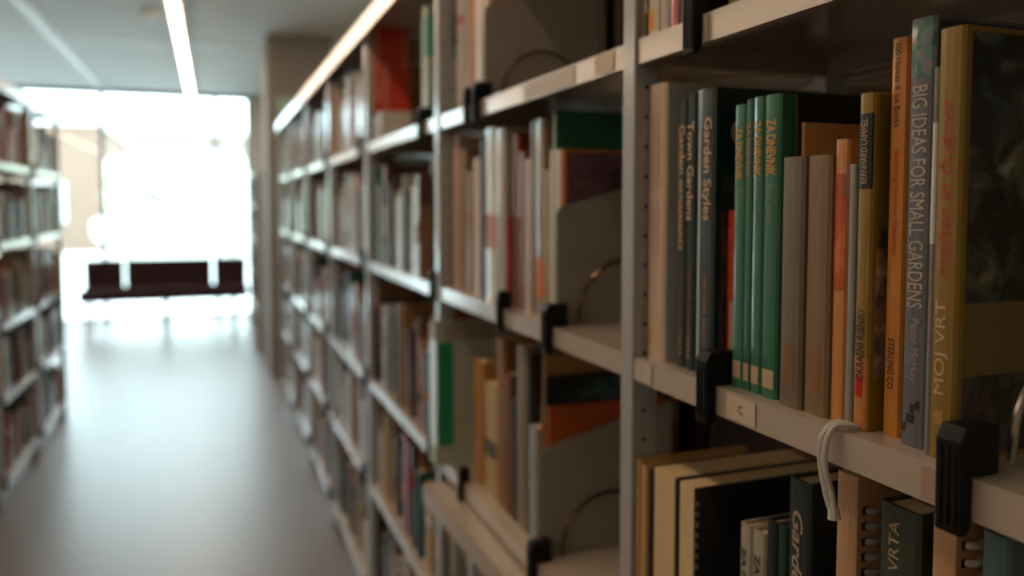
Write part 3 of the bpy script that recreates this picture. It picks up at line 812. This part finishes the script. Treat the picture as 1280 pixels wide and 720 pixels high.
# ---------------------------------------------------------------- bookends: black clip on the lip, steel plate, hoop
def bookend_proto(plate=True, hoop=True):
    t = empty('bookend', (0, 0, 0))
    c = MB().prism([(-.012, -.040), (-.005, -.040), (-.001, -.033), (-.001, .001), (.024, .001), (.024, .036), (-.008, .036), (-.013, .026)], 'y', -.0105, .0105)
    c.build('clip', M['black'], t, bevel=.0015)
    for s in (-1, 0, 1): MB().box(-.0136, -.010, s * .006 - .0012, s * .006 + .0012, -.034, .022).build('clip_rib', M['black'], t)
    if plate:
        MB().prism([(.025, .0005), (.262, .0005), (.262, .246), (.20, .232), (.020, .186), (.013, .176), (.013, .037), (.025, .037)], 'y', .0085, .0101).build('plate', M['plate'], t)
    if hoop:
        r = .088; cx = .135; pts = [(cx - r, -.002, .003)]
        pts += [(cx - r * math.cos(a), -.002, .012 + r * 1.02 * math.sin(a)) for a in [math.pi * i / 20 for i in range(21)]] + [(cx + r, -.002, .003)]
        MB().tube(pts, .0036, 8).build('hoop', M['wire' if plate else 'chrome'], t, smooth=True)
    return t
BP, BW = bookend_proto(True), bookend_proto(False)
used = {'p': False, 'w': False}
def bookend(x, y, z, plate, label, flip=False, group='clip-on bookends'):
    k = 'p' if plate else 'w'; src = BP if plate else BW
    t = src if not used[k] else copy_tree(src); used[k] = True
    t.location = (x, y, z)
    if flip: t.rotation_euler.z = math.pi
    return tag(t, label, 'bookend', group)
XB = XF + .004
bookend(XB, yend[(2, 0)] - .0118, LEVELS[0], True, 'bookend with a grey hooped plate alone at the end of the top shelf, by post')
bookend(XB, yend[(2, 1)] - .0118, LEVELS[1], True, 'bookend with a grey hooped plate against the purple-covered book')
bookend(XB, yend[(2, 2)] - .0118, LEVELS[2], True, 'bookend with a grey hooped plate against the thin orange book')
bookend(XB, on_x(888, 470, XF).y + .004, LEVELS[1], False, 'black clip bookend below the red book in the green series row')
bookend(XB, on_x(1196, 590, XF).y, LEVELS[1], False, 'large black clip bookend with a steel hoop beside the gold book')
bookend(XB, on_x(868, 25, XF).y, LEVELS[0], False, 'black clip bookend beside the dark purple book on the top shelf')
def clip_only(y, z, label):
    t = empty('shelf_clip', (XB, y, z))
    MB().prism([(-.010, -.040), (-.004, -.040), (-.001, -.033), (-.001, .001), (.014, .001), (.014, .030), (-.007, .036), (-.011, .026)], 'y', -.007, .007).build('clip', M['black'], t, bevel=.0012)
    for s in (-1, 1): MB().box(-.0116, -.008, s * .004 - .001, s * .004 + .001, -.034, .022).build('clip_rib', M['black'], t)
    tag(t, label, 'clip', 'narrow black shelf clips')
clip_only(on_x(626, 385, XF).y, LEVELS[1], 'narrow black clip on the shelf lip below the thin red book')
clip_only(on_x(584, 140, XF).y, LEVELS[0], 'narrow black clip on the top shelf lip beside an orange spine')
clip_only(on_x(577, 590, XF).y, LEVELS[2], 'narrow black clip on the lip in front of the box file')
BOOKENDS.append((3, 0, 1.93, 'r'))
for bay, lv, y, side in BOOKENDS:
    if side == 'r':
        bookend(XB, y, LEVELS[lv], False, 'black clip bookend on the %s shelf, %s bay from the column' % (LNAME[lv], ORD[8 - bay]), group='black clip bookends')
    else:
        bookend(XL - .004, y, LEVELS[lv], False, 'black clip bookend on the %s shelf across the aisle, %s bay from its end' % (LNAME[lv], ORD[3 - bay]), True, 'black clip bookends')

# ---------------------------------------------------------------- white cord hanging over the shelf lip
yc = on_x(1045, 560, XF).y
cd = MB(); pts = []
key = [(.5025, .000, .0031), (.496, .002, .005), (.488, .006, .0045), (.480, .009, -.006), (.479, .010, -.022), (.480, .008, -.04), (.482, .004, -.058), (.484, .001, -.068)]
key = [Vector(k) for k in key]
for i in range(len(key) - 1):
    p0, p1, p2, p3 = key[max(i - 1, 0)], key[i], key[i + 1], key[min(i + 2, len(key) - 1)]
    for s in range(5):
        u = s / 5
        pts.append(.5 * ((2 * p1) + (p2 - p0) * u + (2 * p0 - 5 * p1 + 4 * p2 - p3) * u * u + (3 * p1 - p0 - 3 * p2 + p3) * u ** 3))
pts.append(key[-1])
base = Vector((0, yc, LEVELS[1]))
t = empty('ribbon_cord', (0, yc, LEVELS[1]))
MB().tube(pts, .0030, 8).build('strand', M['cord'], t, smooth=True)
MB().tube([p + Vector((.001 * math.sin(i * .5), -.0052 - .0006 * math.sin(i * .31), .0)) for i, p in enumerate(pts)], .0026, 8).build('strand', M['cord'], t, smooth=True)
MB().tube([pts[-1] + Vector((0, -.002, .003)), pts[-1] + Vector((0, -.003, -.006))], .0045, 8, .0055).build('tassel', M['cord'], t, smooth=True)
tag(t, 'white cotton cord hanging over the shelf lip below the peach book', 'cord')

# ---------------------------------------------------------------- bench before the window
bx0, bx1, by = on_y(102, 340, 9.95).x, on_y(309, 340, 9.95).x, 9.95
bn = empty('bench', ((bx0 + bx1) / 2, by, 0)); W = (bx1 - bx0); ox = -W / 2
tag(bn, 'dark brown upholstered bench with three back cushions before the window', 'bench')
cuts = [(0, .229), (.243, .776), (.790, 1.0)]
for a, c in cuts:
    m = MB().box(ox + a * W, ox + c * W, .20, .30, .48, .81).build('back_cushion', M['cushion'], bn, bevel=.02)
MB().box(ox, ox + W, -.32, .24, .405, .50).build('seat', M['cushion'], bn, bevel=.02)
MB().box(ox + .02, ox + W - .02, -.28, .26, .375, .407).build('seat_frame', M['black'], bn)
for f in (.03, .48, .90):
    for yy in (-.27, .25):
        MB().box(ox + f * W, ox + f * W + .035, yy - .0175, yy + .0175, 0, .377).build('leg', M['metal'], bn)
for f in (.10, .5, .9): MB().box(ox + f * W - .015, ox + f * W + .015, .30, .32, .38, .70).build('back_bracket', M['metal'], bn)

# low bookcase beyond the column with a few books
sb = empty('shelf_unit', (.64, 8.9, 0))
tag(sb, 'low grey shelf unit with open shelves beyond the concrete column', 'shelf unit')
for yy in (-.75, .75): MB().box(-.25, .25, yy - .012, yy + .012, 0, 1.78).build('side_panel', M['steel'], sb, bevel=.002)
MB().box(.236, .25, -.738, .738, .02, 1.78).build('back_panel', M['steel'], sb)
for z in (.08, .42, .76, 1.1, 1.44, 1.76): MB().box(-.25, .236, -.738, .738, z - .02, z).build('shelf', M['shelf'], sb)
rs = random.Random(3); k = 0
for z in (.42, .76, 1.1, 1.44):
    y = 8.9 + .72
    for j in range(6):
        t = rs.uniform(.03, .07); h = rs.uniform(.18, .27); nm, cl = PAL[rs.choice([0, 6, 7, 8, 9, 10, 12, 4])]
        cv, pg = book_meshes(t, h, .19); b = cv.build('book', M['cover']); b.color = lin(cl); b.location = (.405 + rs.uniform(0, .03), y - t / 2, z)
        pg.build('page_block', M['pages'], b)
        tag(b, '%s book, %s from the window on the %s shelf of the low unit' % (nm, ordinal(j + 1), ordinal(1 + int(round((z - .08) / .34)))), 'book', 'books in the low unit'); y -= t + rs.choice([.001, .04])

# ---------------------------------------------------------------- outside
structure(MB().box(-40, 40, YW + .25, 90, -.35, -.15).build('ground_outside', M['pavement']), 'pale paving outside the window')
def building(x0, x1, y0, y1, h, m, label, rows, colsn):
    t = empty('building', ((x0 + x1) / 2, y0, -.15)); ox = (x0 + x1) / 2; w = x1 - x0
    MB().box(-w / 2, w / 2, 0, y1 - y0, 0, h).build('wall', m, t)
    MB().box(-w / 2 - .2, w / 2 + .2, -.2, y1 - y0, h, h + .3).build('roof', M['housing'], t)
    for r in range(rows):
        for c in range(colsn):
            cx = -w / 2 + w * (c + .5) / colsn; zz = 1.0 + r * (h - .5) / rows
            f = MB().box(cx - .75, cx + .75, -.06, .05, zz, zz + 1.3).build('window', M['housing'], t)
            MB().box(cx - .65, cx + .65, -.08, -.055, zz + .1, zz + 1.2).build('pane', M['pane'], f)
    tag(t, label, 'building'); return t
building(-8, 30, 48, 60, 5.4, M['facade'], 'long beige building with a flat roof far beyond the window', 1, 12)
building(-14, -3.5, 30, 40, 4.2, M['brick'], 'orange building standing beside the long beige one', 1, 3)
rt = random.Random(9)
for k in range(7):
    x = -2.3 + k * 1.45; y = 26 + (k % 2) * 2.6; hgt = rt.uniform(2.6, 3.4)
    s = empty('pale_bush', (x, y, -.15))
    bm = bmesh.new()
    for j in range(26):
        a, r = rt.uniform(0, 6.28), rt.uniform(.0, .62); zz = rt.uniform(.68, hgt - .4)
        mt = Matrix.Translation((r * math.cos(a), r * math.sin(a), zz)) @ Matrix.Diagonal((rt.uniform(.3, .55),) * 3 + (1,))
        bmesh.ops.create_icosphere(bm, subdivisions=2, radius=1, matrix=mt)
    for v in bm.verts: v.co += Vector((rt.uniform(-.05, .05), rt.uniform(-.05, .05), rt.uniform(-.05, .05)))
    me = bpy.data.meshes.new('foliage'); bm.to_mesh(me); bm.free(); me.materials.append(M['leaf'])
    fo = bpy.data.objects.new('foliage', me); C.objects.link(fo); fo.parent = s
    MB().tube([(0, 0, 0), (.05, 0, .9)], .07, 6, .05).build('stem', M['concrete'], s)
    tag(s, 'pale bush outside the window, %s along from the orange building' % ordinal(k + 1), 'bush', 'pale bushes outside')
